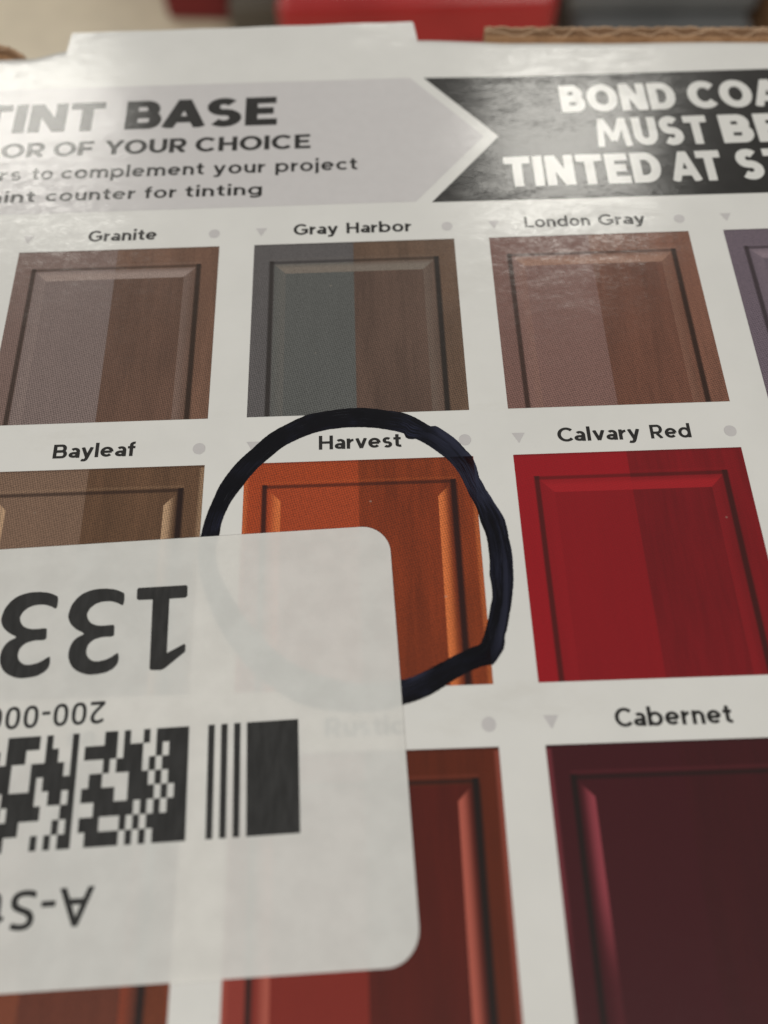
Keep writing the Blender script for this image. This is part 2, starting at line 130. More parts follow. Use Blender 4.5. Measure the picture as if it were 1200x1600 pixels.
THREE = [-471,1785,-466,1790,-465,1794,-464,1800,-463,1811,-463,1823,-464,1832,-466,1837,-468,1838,-472,1838,-477,1835,-483,1831,-491,1828,-499,1825,-509,1822,-519,1820,-528,1820,-538,1820,-547,1821,-556,1822,-565,1825,-574,1828,-582,1833,-589,1839,-596,1845,-601,1853,-605,1862,-607,1870,-606,1877,-604,1884,-601,1891,-596,1898,-591,1904,-585,1909,-576,1913,-566,1917,-556,1919,-547,1920,-538,1920,-529,1920,-519,1919,-509,1918,-502,1918,-497,1919,-494,1919,-492,1923,-491,1930,-490,1939,-490,1947,-489,1954,-489,1960,-493,1964,-503,1966,-517,1966,-530,1966,-542,1968,-553,1971,-563,1974,-572,1979,-579,1985,-585,1992,-589,1999,-591,2008,-592,2015,-592,2023,-591,2029,-588,2036,-585,2042,-580,2048,-574,2053,-568,2057,-561,2060,-553,2062,-545,2062,-536,2062,-527,2060,-518,2058,-510,2056,-501,2052,-489,2046,-478,2038,-469,2033,-465,2033,-464,2036,-463,2040,-462,2046,-461,2053,-461,2060,-462,2067,-464,2074,-467,2080,-473,2087,-480,2094,-489,2099,-498,2104,-509,2108,-521,2110,-534,2112,-547,2113,-560,2114,-572,2113,-584,2111,-594,2108,-605,2104,-614,2100,-623,2095,-631,2089,-639,2082,-645,2074,-651,2065,-656,2054,-660,2043,-661,2034,-662,2026,-661,2016,-660,2006,-657,1996,-653,1986,-648,1977,-640,1969,-633,1963,-623,1958,-614,1954,-610,1950,-618,1944,-631,1938,-643,1931,-652,1924,-660,1917,-667,1910,-672,1902,-677,1893,-680,1885,-682,1877,-682,1869,-681,1860,-679,1849,-676,1837,-671,1825,-664,1814,-656,1803,-647,1794,-637,1786,-626,1780,-614,1775,-604,1772,-593,1769,-581,1767,-567,1766,-553,1766,-539,1766,-527,1768,-515,1769,-503,1772,-491,1776,-480,1781]
THREE_SHIFT = (-0.2688, 0.0046)

# ------------------------------------------------------------------ helpers
def lin(c): 
    c /= 255.0
    return c / 12.92 if c <= .04045 else ((c + .055) / 1.055) ** 2.4
PAPER_SEEN = (199, 196, 187)
def ink(r, g, b, off=.013):   # albedo of an ink from how it looks beside the paper
    return tuple(max(.003, (lin(v) - off) / (lin(p) - off) * .74) for v, p in zip((r, g, b), PAPER_SEEN))

class S:                                    # arithmetic on shader sockets
    def __init__(s, nt, sock): s.nt, s.k = nt, sock
    def _m(s, op, *a):
        n = s.nt.nodes.new('ShaderNodeMath'); n.operation = op
        for i, v in enumerate((s,) + a):
            if isinstance(v, S): s.nt.links.new(v.k, n.inputs[i])
            else: n.inputs[i].default_value = v
        return S(s.nt, n.outputs[0])
    def __add__(s, o): return s._m('ADD', o)
    __radd__ = __add__
    def __mul__(s, o): return s._m('MULTIPLY', o)
    __rmul__ = __mul__
    def __sub__(s, o): return s._m('SUBTRACT', o)
    def __rsub__(s, o): return (s * -1) + o
    def min(s, o): return s._m('MINIMUM', o)
    def max(s, o): return s._m('MAXIMUM', o)
    def abs(s): return s._m('ABSOLUTE')
    def sin(s): return s._m('SINE')
    def gt(s, o): return s._m('GREATER_THAN', o)
    def lt(s, o): return s._m('LESS_THAN', o)
    def pow(s, o): return s._m('POWER', o)
    def ss(s, a, b, lo=0.0, hi=1.0):
        n = s.nt.nodes.new('ShaderNodeMapRange'); n.interpolation_type = 'SMOOTHSTEP'
        s.nt.links.new(s.k, n.inputs[0])
        if a > b: a, b, lo, hi = b, a, hi, lo
        for i, v in zip((1, 2, 3, 4), (a, b, lo, hi)): n.inputs[i].default_value = v
        return S(s.nt, n.outputs[0])
def col_in(nt, sock, v):
    if isinstance(v, tuple): sock.default_value = (*v[:3], 1)
    else: nt.links.new(v, sock)
def mix(nt, f, a, b, blend='MIX'):
    n = nt.nodes.new('ShaderNodeMix'); n.data_type = 'RGBA'; n.blend_type = blend
    if isinstance(f, S): nt.links.new(f.k, n.inputs[0])
    else: n.inputs[0].default_value = f
    col_in(nt, n.inputs[6], a); col_in(nt, n.inputs[7], b)
    return n.outputs[2]
def scale_col(nt, c, f):
    n = nt.nodes.new('ShaderNodeVectorMath'); n.operation = 'SCALE'
    if isinstance(c, tuple): n.inputs[0].default_value = c[:3]
    else: nt.links.new(c, n.inputs[0])
    nt.links.new(f.k, n.inputs['Scale'])
    return n.outputs[0]
def position(nt): return nt.nodes.new('ShaderNodeNewGeometry').outputs['Position']
def mapped(nt, v, scale, loc=(0, 0, 0), rot=0):
    n = nt.nodes.new('ShaderNodeMapping'); nt.links.new(v, n.inputs[0])
    n.inputs['Scale'].default_value = scale; n.inputs['Location'].default_value = loc; n.inputs['Rotation'].default_value = (0, 0, rot)
    return n.outputs[0]
def noise(nt, v, scale=1, detail=3, rough=.55, out=0):
    n = nt.nodes.new('ShaderNodeTexNoise'); nt.links.new(v, n.inputs['Vector'])
    n.inputs['Scale'].default_value = scale; n.inputs['Detail'].default_value = detail; n.inputs['Roughness'].default_value = rough
    return n.outputs[out] if out else S(nt, n.outputs[0])
def new_mat(name):
    m = bpy.data.materials.new(name); m.use_nodes = True
    nt = m.node_tree; return m, nt, nt.nodes['Principled BSDF']

def film_normal(nt, pos):
    """normal of the wrinkled clear film laminated over the printed sheet"""
    geo = nt.nodes.new('ShaderNodeNewGeometry')
    acc = None
    for sx, sy, k, d in ((330, 800, .060, 5), (1300, 2600, .065, 2), (60, 110, .035, 2)):
        c = noise(nt, mapped(nt, pos, (sx, sy, 300)), 1, d, .55, out=1)
        a = nt.nodes.new('ShaderNodeVectorMath'); a.operation = 'SUBTRACT'
        nt.links.new(c, a.inputs[0]); a.inputs[1].default_value = (.5, .5, .5)
        b = nt.nodes.new('ShaderNodeVectorMath'); b.operation = 'MULTIPLY'
        nt.links.new(a.outputs[0], b.inputs[0]); b.inputs[1].default_value = (k * .7, k * 1.3, 0)
        if acc is None: acc = b.outputs[0]
        else:
            s = nt.nodes.new('ShaderNodeVectorMath'); s.operation = 'ADD'
            nt.links.new(acc, s.inputs[0]); nt.links.new(b.outputs[0], s.inputs[1]); acc = s.outputs[0]
    s = nt.nodes.new('ShaderNodeVectorMath'); s.operation = 'ADD'
    nt.links.new(acc, s.inputs[0]); nt.links.new(geo.outputs['Normal'], s.inputs[1])
    n = nt.nodes.new('ShaderNodeVectorMath'); n.operation = 'NORMALIZE'; nt.links.new(s.outputs[0], n.inputs[0])
    return n.outputs[0]
def film(nt, p, pos, color):
    col_in(nt, p.inputs['Base Color'], color)
    p.inputs['Roughness'].default_value = .55; p.inputs['Specular IOR Level'].default_value = .15
    p.inputs['Coat Weight'].default_value = 1; p.inputs['Coat Roughness'].default_value = .17; p.inputs['Coat IOR'].default_value = 1.5
    nt.links.new(film_normal(nt, pos), p.inputs['Coat Normal'])
def dust(nt, pos, c, tone=(.55, .52, .47), density=.06):
    """sparse pale specks of dust and lint on the film"""
    v = nt.nodes.new('ShaderNodeTexVoronoi'); v.feature = 'F1'
    nt.links.new(mapped(nt, pos, (260, 330, 1), rot=.4), v.inputs['Vector']); v.inputs['Scale'].default_value = 1
    sep = nt.nodes.new('ShaderNodeSeparateColor'); nt.links.new(v.outputs['Color'], sep.inputs[0])
    m = S(nt, v.outputs['Distance']).ss(.065, .03) * S(nt, sep.outputs[0]).lt(density)
    return mix(nt, m * S(nt, sep.outputs[1]) * .45, c, tone)
def printed(name, rgb, mottle=.03, specks=None):
    m, nt, p = new_mat(name); pos = position(nt)
    f = noise(nt, pos, 500, 4).ss(.3, .7, 1 - mottle, 1 + mottle)
    c = scale_col(nt, rgb, f)
    if specks: c = dust(nt, pos, c, specks, .08)
    film(nt, p, pos, c); return m

def door_print(name, left, right, hl, style, frame_l=None, frame_r=None, dark=(.02, .017, .015), grain=.30, hl_amt=1.0, fade=None, split_soft=.003, ht=.50, dust_tone=(.4, .36, .3)):
    """printed picture of a cabinet door: two stain halves, groove, bevel, wood grain and halftone dots (a flat print)"""
    m, nt, p = new_mat(name); pos = position(nt)
    uv = nt.nodes.new('ShaderNodeUVMap'); uv.uv_map = 'UVMap'
    sp = nt.nodes.new('ShaderNodeSeparateXYZ'); nt.links.new(uv.outputs[0], sp.inputs[0])
    x, y = S(nt, sp.outputs[0]), S(nt, sp.outputs[1])           # y runs down from the top edge, both in swatch widths
    half = x.ss(.495 - split_soft, .495 + split_soft)
    cen = mix(nt, half, left, right); fra = mix(nt, half, frame_l or left, frame_r or right)
    dl, dr, dt = x - .103, .893 - x, y - .127
    md = dl.min(dr).min(dt)
    inner = md.ss(-.004, .006)
    c = mix(nt, inner, fra, cen)
    g = noise(nt, mapped(nt, uv.outputs[0], (34, 2.6, 1), loc=(sum(map(ord, name)) % 17, 3, 0)), 1, 6, .62).ss(.36, .72)
    g2 = noise(nt, mapped(nt, uv.outputs[0], (9, 1.3, 1), loc=(5, sum(map(ord, name)) % 11, 0)), 1, 3).ss(.35, .7)
    c = scale_col(nt, c, 1 - (half * .8 + .2) * (g * grain * .6 + g2 * grain * .7) + grain * .55 * half)
    bev = md.gt(0) * md.lt(.058)
    isT = bev * (dl.min(dr) - dt).ss(-.003, .003)
    isL = bev * (dr.min(dt) - dl).ss(-.003, .003)
    isR = bev * (dl.min(dt) - dr).ss(-.003, .003)
    if style == 'soft':
        c = mix(nt, isT * (md.ss(0, .03) * .55 + .35) * hl_amt, c, hl)
        c = mix(nt, (isL * .20 + isR * .30) * (md.ss(0, .05) * .6 + .3) * hl_amt, c, hl)
        gl, gr, gt = .85, .96, .70
    else:
        gr_ = md.ss(.004, .05)
        fd = y.ss(fade[0], fade[1], 1, .12) if fade else 1.0
        c = mix(nt, (isR * gr_ + isL * gr_ * .9) * hl_amt * fd, c, hl)
        sh = (dr - .0).ss(.03, -.004) * (dr + .03).gt(0) * dt.gt(0)
        c = mix(nt, sh * .30, c, dark)
        lip = x.ss(.974, .990) * y.gt(.012) + x.ss(.026, .010) * y.gt(.012)
        c = mix(nt, lip * .42 * hl_amt * fd, c, hl)
        gl, gr, gt = .92, .98, .82
    inx = x.gt(.081) * x.lt(.915); iny = y.gt(.106)
    rim = 1.0
    c = mix(nt, (x - .0905).abs().ss(.017, .006) * iny * gl, c, dark)
    c = mix(nt, (x - .904).abs().ss(.019, .007) * iny * gr, c, dark)
    c = mix(nt, (y - .1165).abs().ss(.012, .004) * inx * gt * .85, c, dark)
    c = mix(nt, (y - .098).abs().ss(.009, .002) * inx * .09, c, hl)
    c = mix(nt, (y.ss(.016, .0) * .35), c, dark)
    a = 2 * math.pi / .0145; ca, sa = math.cos(.5) * a, math.sin(.5) * a
    jx = (noise(nt, mapped(nt, uv.outputs[0], (55, 55, 1)), 1, 3, .7) - .5) * .012
    jy = (noise(nt, mapped(nt, uv.outputs[0], (55, 55, 1), loc=(7, 3, 0)), 1, 3, .7) - .5) * .012
    xj, yj = x + jx, y + jy
    dots = (xj * ca + yj * sa).sin() * (yj * ca - xj * sa).sin()
    dots = dots + (noise(nt, mapped(nt, uv.outputs[0], (95, 95, 1)), 1, 1) - .5) * .9
    c = scale_col(nt, c, 1 + dots * ht)
    c = dust(nt, pos, c, dust_tone)
    film(nt, p, pos, c); return m

# ------------------------------------------------------------------ mesh helpers
def P(x, y, z=0.0): return Vector((x * U, -y * U, H + z))       # plan coordinates (z in metres above the sheet)
def link(name, me, mat, parent=None, label=None):
    o = bpy.data.objects.new(name, me); col.objects.link(o)
    for m in (mat if isinstance(mat, (list, tuple)) else [mat]): me.materials.append(m)
    o.parent = parent
    if label: o['label'] = label
    return o
def empty(name, loc, label, cat, group=None):
    o = bpy.data.objects.new(name, None); col.objects.link(o); o.location = loc; o.empty_display_size = .02
    o['label'] = label; o['category'] = cat
    if group: o['group'] = group
    return o
def flat(name, loops_list, z, mat, parent, label=None):
    """loops_list: list of shapes, each a list of closed loops (first outer, rest holes) in plan coordinates"""
    V, F = [], []
    for loops in loops_list:
        b = len(V); pts = [p for l in loops for p in l]
        V += [P(px, py, z) for px, py in pts]
        for t in tessellate_polygon([[Vector((px, -py, 0)) for px, py in l] for l in loops]):
            a, b2, c = (pts[i] for i in t)
            ar = (b2[0] - a[0]) * (-c[1] + a[1]) - (c[0] - a[0]) * (-b2[1] + a[1])
            if abs(ar) < 1e-12: continue
            F.append(tuple(b + i for i in (t if ar > 0 else t[::-1])))
    me = bpy.data.meshes.new(name); me.from_pydata(V, [], F); me.update()
    return link(name, me, mat, parent, label)
def inside(p, loop):
    r = False; n = len(loop)
    for i in range(n):
        (x1, y1), (x2, y2) = loop[i], loop[(i + 1) % n]
        if (y1 > p[1]) != (y2 > p[1]) and p[0] < (x2 - x1) * (p[1] - y1) / (y2 - y1) + x1: r = not r
    return r
KERN = {'BA': .10, 'AS': .10, 'AT': .17, 'OA': .10, 'YO': .10, 'LO': .06, 'CO': .03, 'ra': .06, 'ry': .05, 'av': .05, 'va': .05, 'ay': .05, 'Ca': .10, 'rv': .04, 've': .05, 'yl': .02, 'af': .03, 'fo': .04, 'ro': .05, 're': .05, 'rb': .02, 'st': .02, 'te': .03, 'to': .03, 'A-': .06, 'ry': .05, 'ar': .02}
def text_shapes(font, s, x0, x1, yb, cap, gap=.13, space=.36, ang=0.0):
    """lay a line of lettering from x0 to x1 on baseline yb with capital height cap"""
    G = FONT[font]; w = 0; place = []
    for i_, ch in enumerate(s):
        if ch == ' ': w += space - gap; continue
        if place and s[i_ - 1] != ' ': w -= KERN.get(s[i_ - 1] + ch, 0)
        place.append((ch, w)); w += G[ch][0] / 1000 + gap
    w -= gap; kx = (x1 - x0) / w
    ca, sa = math.cos(ang), math.sin(ang); out = []
    for ch, ox in place:
        loops = []
        for flatl in G[ch][1]:
            l = []
            for i in range(0, len(flatl), 2):
                px, py = (ox + flatl[i] / 1000) * kx, -flatl[i + 1] / 1000 * cap
                l.append((x0 + px * ca - py * sa, yb + px * sa + py * ca))
            loops.append(l)
        outer = [l for l in loops if not any(o is not l and inside(l[0], o) for o in loops)]
        for o in outer:
            out.append([o] + [l for l in loops if l is not o and l not in outer and inside(l[0], o)])
    return out
def circle(cx, cy, r, n=28): return [(cx + r * math.cos(2 * math.pi * i / n), cy + r * math.sin(2 * math.pi * i / n)) for i in range(n)]
def box_bm(bm, lo, hi, bevel=0.0):
    vs = [bm.verts.new((x, y, z)) for x in (lo[0], hi[0]) for y in (lo[1], hi[1]) for z in (lo[2], hi[2])]
    fs = [bm.faces.new([vs[i] for i in f]) for f in ((0, 1, 3, 2), (4, 6, 7, 5), (0, 4, 5, 1), (2, 3, 7, 6), (0, 2, 6, 4), (1, 5, 7, 3))]
    if bevel:
        es = list({e for f in fs for e in f.edges})
        bmesh.ops.bevel(bm, geom=es, offset=bevel, segments=3, affect='EDGES', profile=.5)
def from_bm(name, bm, mat, parent=None, label=None, smooth=False):
    bmesh.ops.recalc_face_normals(bm, faces=bm.faces)
    me = bpy.data.meshes.new(name); bm.to_mesh(me); bm.free()
    if smooth:
        for p in me.polygons: p.use_smooth = True
    return link(name, me, mat, parent, label)

# ------------------------------------------------------------------ materials
def sheet_material():
    m, nt, p = new_mat('laminated_white_sheet'); pos = position(nt)
    f = noise(nt, pos, 90, 4).ss(.3, .7, .975, 1.02)
    c = scale_col(nt, (.745, .742, .735), f)
    v = nt.nodes.new('ShaderNodeTexVoronoi')                     # a few dark grit specks
    nt.links.new(mapped(nt, pos, (120, 150, 1), rot=.7), v.inputs['Vector']); v.inputs['Scale'].default_value = 1
    sep = nt.nodes.new('ShaderNodeSeparateColor'); nt.links.new(v.outputs['Color'], sep.inputs[0])
    k = S(nt, v.outputs['Distance']).ss(.030, .012) * S(nt, sep.outputs[0]).lt(.22)
    c = mix(nt, k * .6, c, (.2, .18, .16))
    rub = noise(nt, mapped(nt, pos, (40, 95, 1), rot=.3), 1, 6, .7).ss(.56, .74) * noise(nt, pos, 22, 2).ss(.45, .65)
    c = mix(nt, rub * .22, c, (.56, .535, .50))
    scr = noise(nt, mapped(nt, pos, (14, 2300, 1), rot=.55), 1, 2).ss(.70, .76) * noise(nt, pos, 60, 2).ss(.55, .66)
    c = mix(nt, scr * .35, c, (.58, .56, .53))
    film(nt, p, pos, c); return m
WHITE = sheet_material()
INK = printed('black_ink', (.018, .017, .017), .1)
INK_HAZE = printed('dark_grey_ink', (.022, .021, .021), .1)
GREYBAN = printed('pale_grey_ink', ink(184, 179, 173), .015)
BLACKBAN = printed('soft_black_ink', (.013, .012, .012), .1)
MARK = printed('mid_grey_ink', ink(178, 173, 167), .02)
def board(name, a, b, sc_=(300, 300, 60), bump=.5):
    m, nt, p = new_mat(name); pos = position(nt)
    f = noise(nt, mapped(nt, pos, sc_), 1, 5).ss(.3, .72)
    nt.links.new(mix(nt, f, a, b), p.inputs['Base Color']); p.inputs['Roughness'].default_value = .85
    p.inputs['Specular IOR Level'].default_value = .2
    bp = nt.nodes.new('ShaderNodeBump'); bp.inputs['Strength'].default_value = bump; bp.inputs['Distance'].default_value = .0003
    nt.links.new(noise(nt, pos, 2500, 3).k, bp.inputs['Height']); nt.links.new(bp.outputs[0], p.inputs['Normal'])
    return m
KRAFT = board('kraft_liner', (.30, .165, .085), (.42, .25, .14))
FLUTE = board('kraft_flute', (.36, .22, .13), (.50, .33, .21))
CUT = board('kraft_cut_edge', (.44, .29, .19), (.56, .39, .265))
CAVITY_SHADE = board('kraft_inner_shade', (.30, .18, .105), (.38, .23, .14))  # darker than the cut edge: shade between the flutes put into the colour
KRAFT_DARK = board('kraft_outer', (.28, .16, .085), (.36, .215, .12))

# ------------------------------------------------------------------ ground
def floor_material():
    m, nt, p = new_mat('beige_vinyl_floor'); pos = position(nt)
    f = noise(nt, pos, 7, 5).ss(.3, .7)
    g = noise(nt, pos, 60, 4).ss(.3, .7, .95, 1.05)
    c = scale_col(nt, mix(nt, f, (.60, .515, .385), (.655, .57, .435)), g)
    nt.links.new(c, p.inputs['Base Color']); p.inputs['Roughness'].default_value = .35
    return m
bm = bmesh.new()
vs = [bm.verts.new(v) for v in ((-12, -12, 0), (12, -12, 0), (12, 12, 0), (-12, 12, 0))]; bm.faces.new(vs)
fl = from_bm('floor', bm, floor_material()); fl['kind'] = 'structure'

# ------------------------------------------------------------------ the box
box = empty('paint_kit_box', (0, 0, 0), 'white glossy cardboard paint kit box printed with rows of cabinet door stain colours', 'box')
X0, X1, YB = -2.3, 4.4, 5.4
TAB = (-1.131, 0.887)
def fold_y(x):
    def st(a, b, v):
        t = min(1, max(0, (v - a) / (b - a))); return t * t * (3 - 2 * t)
    if x <= TAB[0]: return -1.437 + .06 * st(TAB[0], -1.36, x) + .004 * math.sin(x * 9)
    return -1.43 + .045 * st(TAB[1], 1.5, x) + .036 * max(0, x - 1.28) + .003 * math.sin(x * 7)
bm = bmesh.new()
def column(x, tabbed):
    if tabbed: prof = [(-1.43, 0.0)]
    else:
        r = .115; y0 = fold_y(x); prof = [(y0 - r * math.sin(a), -r * (1 - math.cos(a)) * U) for a in [math.pi / 2 * k / 10 for k in range(10, -1, -1)]]
        prof = [(y0 - r, -.45 * U)] + prof
    return [bm.verts.new(P(x, y, z)) for y, z in prof] + [bm.verts.new(P(x, YB, 0))]
def columns(xs, tabbed):
    prev = None
    for x in xs:
        c = column(x, tabbed)
        if prev:
            for i in range(len(c) - 1): bm.faces.new((prev[i], c[i], c[i + 1], prev[i + 1]))
        prev = c
def rng(a, b, n): return [a + (b - a) * i / n for i in range(n + 1)]
columns(rng(X0, TAB[0], 24), False); columns(TAB, True); columns(rng(TAB[1], X1, 50), False)
tab = [(TAB[0], -1.43), (TAB[1], -1.43), (.889, -1.474)]
tab += [(.873, -1.618), (.868, -1.627), (.858, -1.630)]
tab += [(.858 - 1.965 * i / 16, -1.630 + .006 * i / 16 + .0022 * math.sin(i * 1.7)) for i in range(1, 16)]
tab += [(-1.105, -1.624), (-1.117, -1.621), (-1.122, -1.612), (-1.131, -1.482)]
top = [bm.verts.new(P(x, y, 0)) for x, y in tab]; bot = [bm.verts.new(P(x, y, -.0005)) for x, y in tab]
bm.faces.new(top); bm.faces.new(bot[::-1])
for i in range(len(tab)):
    if i == 0: continue
    j = (i + 1) % len(tab); bm.faces.new((top[i], bot[i], bot[j], top[j]))
bmesh.ops.remove_doubles(bm, verts=bm.verts, dist=1e-6)
me = bpy.data.meshes.new('front_panel')
bmesh.ops.recalc_face_normals(bm, faces=bm.faces)
bm.to_mesh(me); bm.free()
for p in me.polygons: p.use_smooth = abs(p.normal.z) > .05 and p.area < 4e-5
up = sum(p.normal.z * p.area for p in me.polygons)
if up < 0: me.flip_normals()
panel = link('front_panel', me, WHITE, box, 'glossy white printed panel with a folded top edge and raised tab')

bm = bmesh.new()
box_bm(bm, (X0 * U, -YB * U, 0.0), (X1 * U, 1.30 * U, H - .0012))
bmw = bmesh.new()
link_body = from_bm('box_body', bm, KRAFT_DARK, box)
bmw.free()

# corrugated end wall, cut edge up; two lengths with a slot between them
def wall_piece(xa, xb, ynear, slope, label, crush=0.0):
    ref = xa if xa > 0 else xb
    n = max(8, int((xb - xa) / .012))
    def yl(x): return ynear + slope * (x - ref)
    rnd = random.Random(int(xa * 100) + 5)
    jit = [rnd.uniform(-.008, .008) for _ in range(n + 3)]
    def slab(off, th, ztop, wav=0.0, lam=.27, name='liner', mat=KRAFT, amp_fn=None, parent=None):
        b = bmesh.new(); prev = None; ny = 1
        for i in range(n + 1):
            x = xa + (xb - xa) * i / n
            y = yl(x) + off + (wav * (1 + .28 * math.sin(x * 7.3 + 1)) * math.sin(2 * math.pi * x / lam + .9 * math.sin(x * 3.1) + .5 * math.sin(x * 11)) if wav else 0)
            zt = (ztop + jit[i] * .8) * U
            if crush:
                t = max(0.0, 1 - abs(x - xb) / crush); zt -= .045 * t ** 3 * U; y += .03 * t ** 2 * (1 if off > -.05 else 1.4)
            q = [b.verts.new(P(x, y, zt)), b.verts.new(P(x, y - th, zt)), b.verts.new(P(x, y - th, -.5 * U)), b.verts.new(P(x, y, -.5 * U))]
            if prev:
                for k in range(4):
                    f = b.faces.new((prev[k], q[k], q[(k + 1) % 4], prev[(k + 1) % 4])); f.material_index = 1 if k == 0 else 0
            else: b.faces.new(q)
            prev = q
        b.faces.new(prev[::-1])
        return from_bm(name, b, mat, parent)
    near = slab(0, .017, .004, name='corrugated_wall', mat=[KRAFT, KRAFT], parent=box)
    near['label'] = label
    slab(-.049, .013, -.002, wav=.026, name='flute', mat=[CAVITY_SHADE, CUT], parent=near)
    slab(-.089, .013, .0, name='liner', mat=[CAVITY_SHADE, CUT], parent=near)
    return near
wall_piece(1.285, 4.36, -1.462, .048, 'brown corrugated wall beyond the panel with its flutes showing')
wall_piece(-2.28, -1.395, -1.440, .02, 'crushed rounded end of the corrugated wall', crush=.16)
bm = bmesh.new(); box_bm(bm, (X0 * U, 1.30 * U + .0002, 0), (X1 * U, 1.555 * U, H - .5 * U - .0002)); from_bm('end_wall', bm, KRAFT_DARK, box)

# ------------------------------------------------------------------ printing on the panel
Z1, Z2 = 3e-5, 6e-5
flat('banner', [[[(X0 + .05, -1.166), (.832, -1.160), (1.207, -.695), (.822, -.252), (X0 + .05, -.252)]]], Z1, GREYBAN, panel, 'pale grey arrow banner')
flat('banner', [[[(.908, -1.156), (1.403, -1.142), (X1 - .05, -1.140), (X1 - .05, -.226), (.903, -.243), (1.288, -.692)]]], Z1, BLACKBAN, panel, 'black banner with a notch and pale capitals')
GAPS = {'heavy': .085, 'bold': .10, 'semi': .14, 'name': .105, 'black': .09}
def words(font, parts, yb, cap, mat, z=Z2, ang=0, name='printed_text', parent=None, label=None):
    sh = []
    for s, a, b in parts: sh += text_shapes(font, s, a, b, yb, cap, gap=GAPS[font], ang=ang)
    return flat(name, sh, z, mat, parent or panel, label)
words('heavy', [('TINT', -1.555, -.854), ('BASE', -.737, .093)], -.828, .215, INK, label='heavy capitals TINT BASE')
words('bold', [('LOR', -1.464, -1.145), ('OF', -1.100, -.886), ('YOUR', -.830, -.385), ('CHOICE', -.340, .277)], -.647, .103, INK, label='bold capitals ending in CHOICE')
words('semi', [('rs', -1.36, -1.245), ('to', -1.19, -1.078), ('complement', -1.035, -.283), ('your', -.235, .042), ('project', .093, .525)], -.484, .084, INK, label='small line ending in your project')
words('semi', [('aint', -1.385, -1.150), ('counter', -1.095, -.628), ('for', -.583, -.415), ('tinting', -.372, .027)], -.331, .076, INK, label='small line ending in for tinting')
words('black', [('BOND', 1.648, 2.283), ('COAT', 2.352, 3.01)], -.850, .207, WHITE, label='pale capitals BOND COAT')
words('black', [('MUST', 1.806, 2.413), ('BE', 2.480, 2.82)], -.587, .209, WHITE, label='pale capitals MUST BE')
words('black', [('TINTED', 1.294, 2.112), ('AT', 2.158, 2.433), ('ST', 2.510, 2.80)], -.328, .210, WHITE, label='pale capitals TINTED AT ST')

PITCH, GX, HH = 1.217, 1.175, .985
def swatch(c, r, mat, label):
    x, y = c * GX, r * PITCH
    me = bpy.data.meshes.new('door_swatch')
    me.from_pydata([P(x, y + HH, Z1), P(x + 1, y + HH, Z1), P(x + 1, y, Z1), P(x, y, Z1)], [], [(0, 1, 2, 3)])
    uv = me.uv_layers.new(name='UVMap')
    for i, q in enumerate(((0, HH), (1, HH), (1, 0), (0, 0))): uv.data[i].uv = q
    return link('door_swatch', me, mat, panel, label)
I = ink
DOORS = [
    (-1, 0, dict(name='granite_print', left=I(114, 99, 93), right=I(93, 71, 60), hl=I(140, 122, 112), frame_l=I(112, 92, 84), frame_r=I(104, 78, 64), style='soft', dark=I(48, 38, 33, .01)), 'mauve and brown door swatch printed under the name Granite'),
    (0, 0, dict(name='gray_harbor_print', left=I(86, 86, 82), right=I(87, 70, 61), hl=I(116, 106, 95), frame_l=I(88, 84, 82), frame_r=I(94, 75, 62), style='soft', dark=I(42, 38, 36, .01)), 'slate grey and brown door swatch printed under the name Gray Harbor'),
    (1, 0, dict(name='london_gray_print', left=I(116, 88, 80), right=I(100, 68, 56), hl=I(140, 106, 88), frame_l=I(112, 84, 76), frame_r=I(112, 78, 64), style='soft', dark=I(46, 34, 30, .01)), 'dusty pink and brown door swatch printed under the name London Gray'),
    (2, 0, dict(name='plum_print', left=I(100, 88, 94), right=I(84, 70, 72), hl=I(128, 112, 116), style='soft', dark=I(48, 40, 42, .01)), 'plum grey door swatch cut off by the right edge of the photo'),
    (-1, 1, dict(name='bayleaf_print', left=I(114, 91, 75), right=I(93, 70, 54), hl=I(176, 144, 112), style='hard', dark=I(40, 30, 24, .01), hl_amt=.8), 'tan and olive brown door swatch printed under the name Bayleaf'),
    (0, 1, dict(name='harvest_print', left=I(149, 66, 42), right=I(113, 53, 36), hl=I(190, 104, 60), frame_l=I(148, 65, 40), frame_r=I(116, 55, 36), style='hard', dark=I(44, 26, 20, .01), grain=.40), 'orange door swatch printed under the name Harvest'),
    (1, 1, dict(name='calvary_red_print', left=I(125, 27, 37), right=I(106, 26, 36), hl=I(148, 38, 42), frame_l=I(137, 27, 38), frame_r=I(112, 26, 36), style='soft', dark=I(58, 18, 24, .01), grain=.26, ht=.12), 'bright red door swatch printed under the name Calvary Red'),
    (-1, 2, dict(name='chestnut_print', left=I(112, 62, 46), right=I(92, 52, 42), hl=I(128, 60, 42), frame_l=I(112, 60, 46), frame_r=I(96, 52, 38), style='hard', dark=I(36, 26, 23, .01), hl_amt=.7), 'chestnut brown door swatch mostly hidden under the sticker'),
    (0, 2, dict(name='rustic_print', left=I(117, 45, 39), right=I(78, 36, 28), hl=I(160, 84, 70), frame_l=I(130, 56, 48), frame_r=I(84, 42, 32), style='hard', dark=I(34, 22, 20, .01), grain=.24, ht=.12), 'reddish brown door swatch printed under the name Rustic'),
    (1, 2, dict(name='cabernet_print', left=I(63, 25, 36), right=I(61, 25, 35), hl=I(134, 62, 68), style='hard', dark=I(34, 23, 25, .01), grain=.16, fade=(.45, .80), ht=.12), 'dark wine door swatch printed under the name Cabernet'),
]
for c, r, kw, lab in DOORS: swatch(c, r, door_print(**kw), lab)
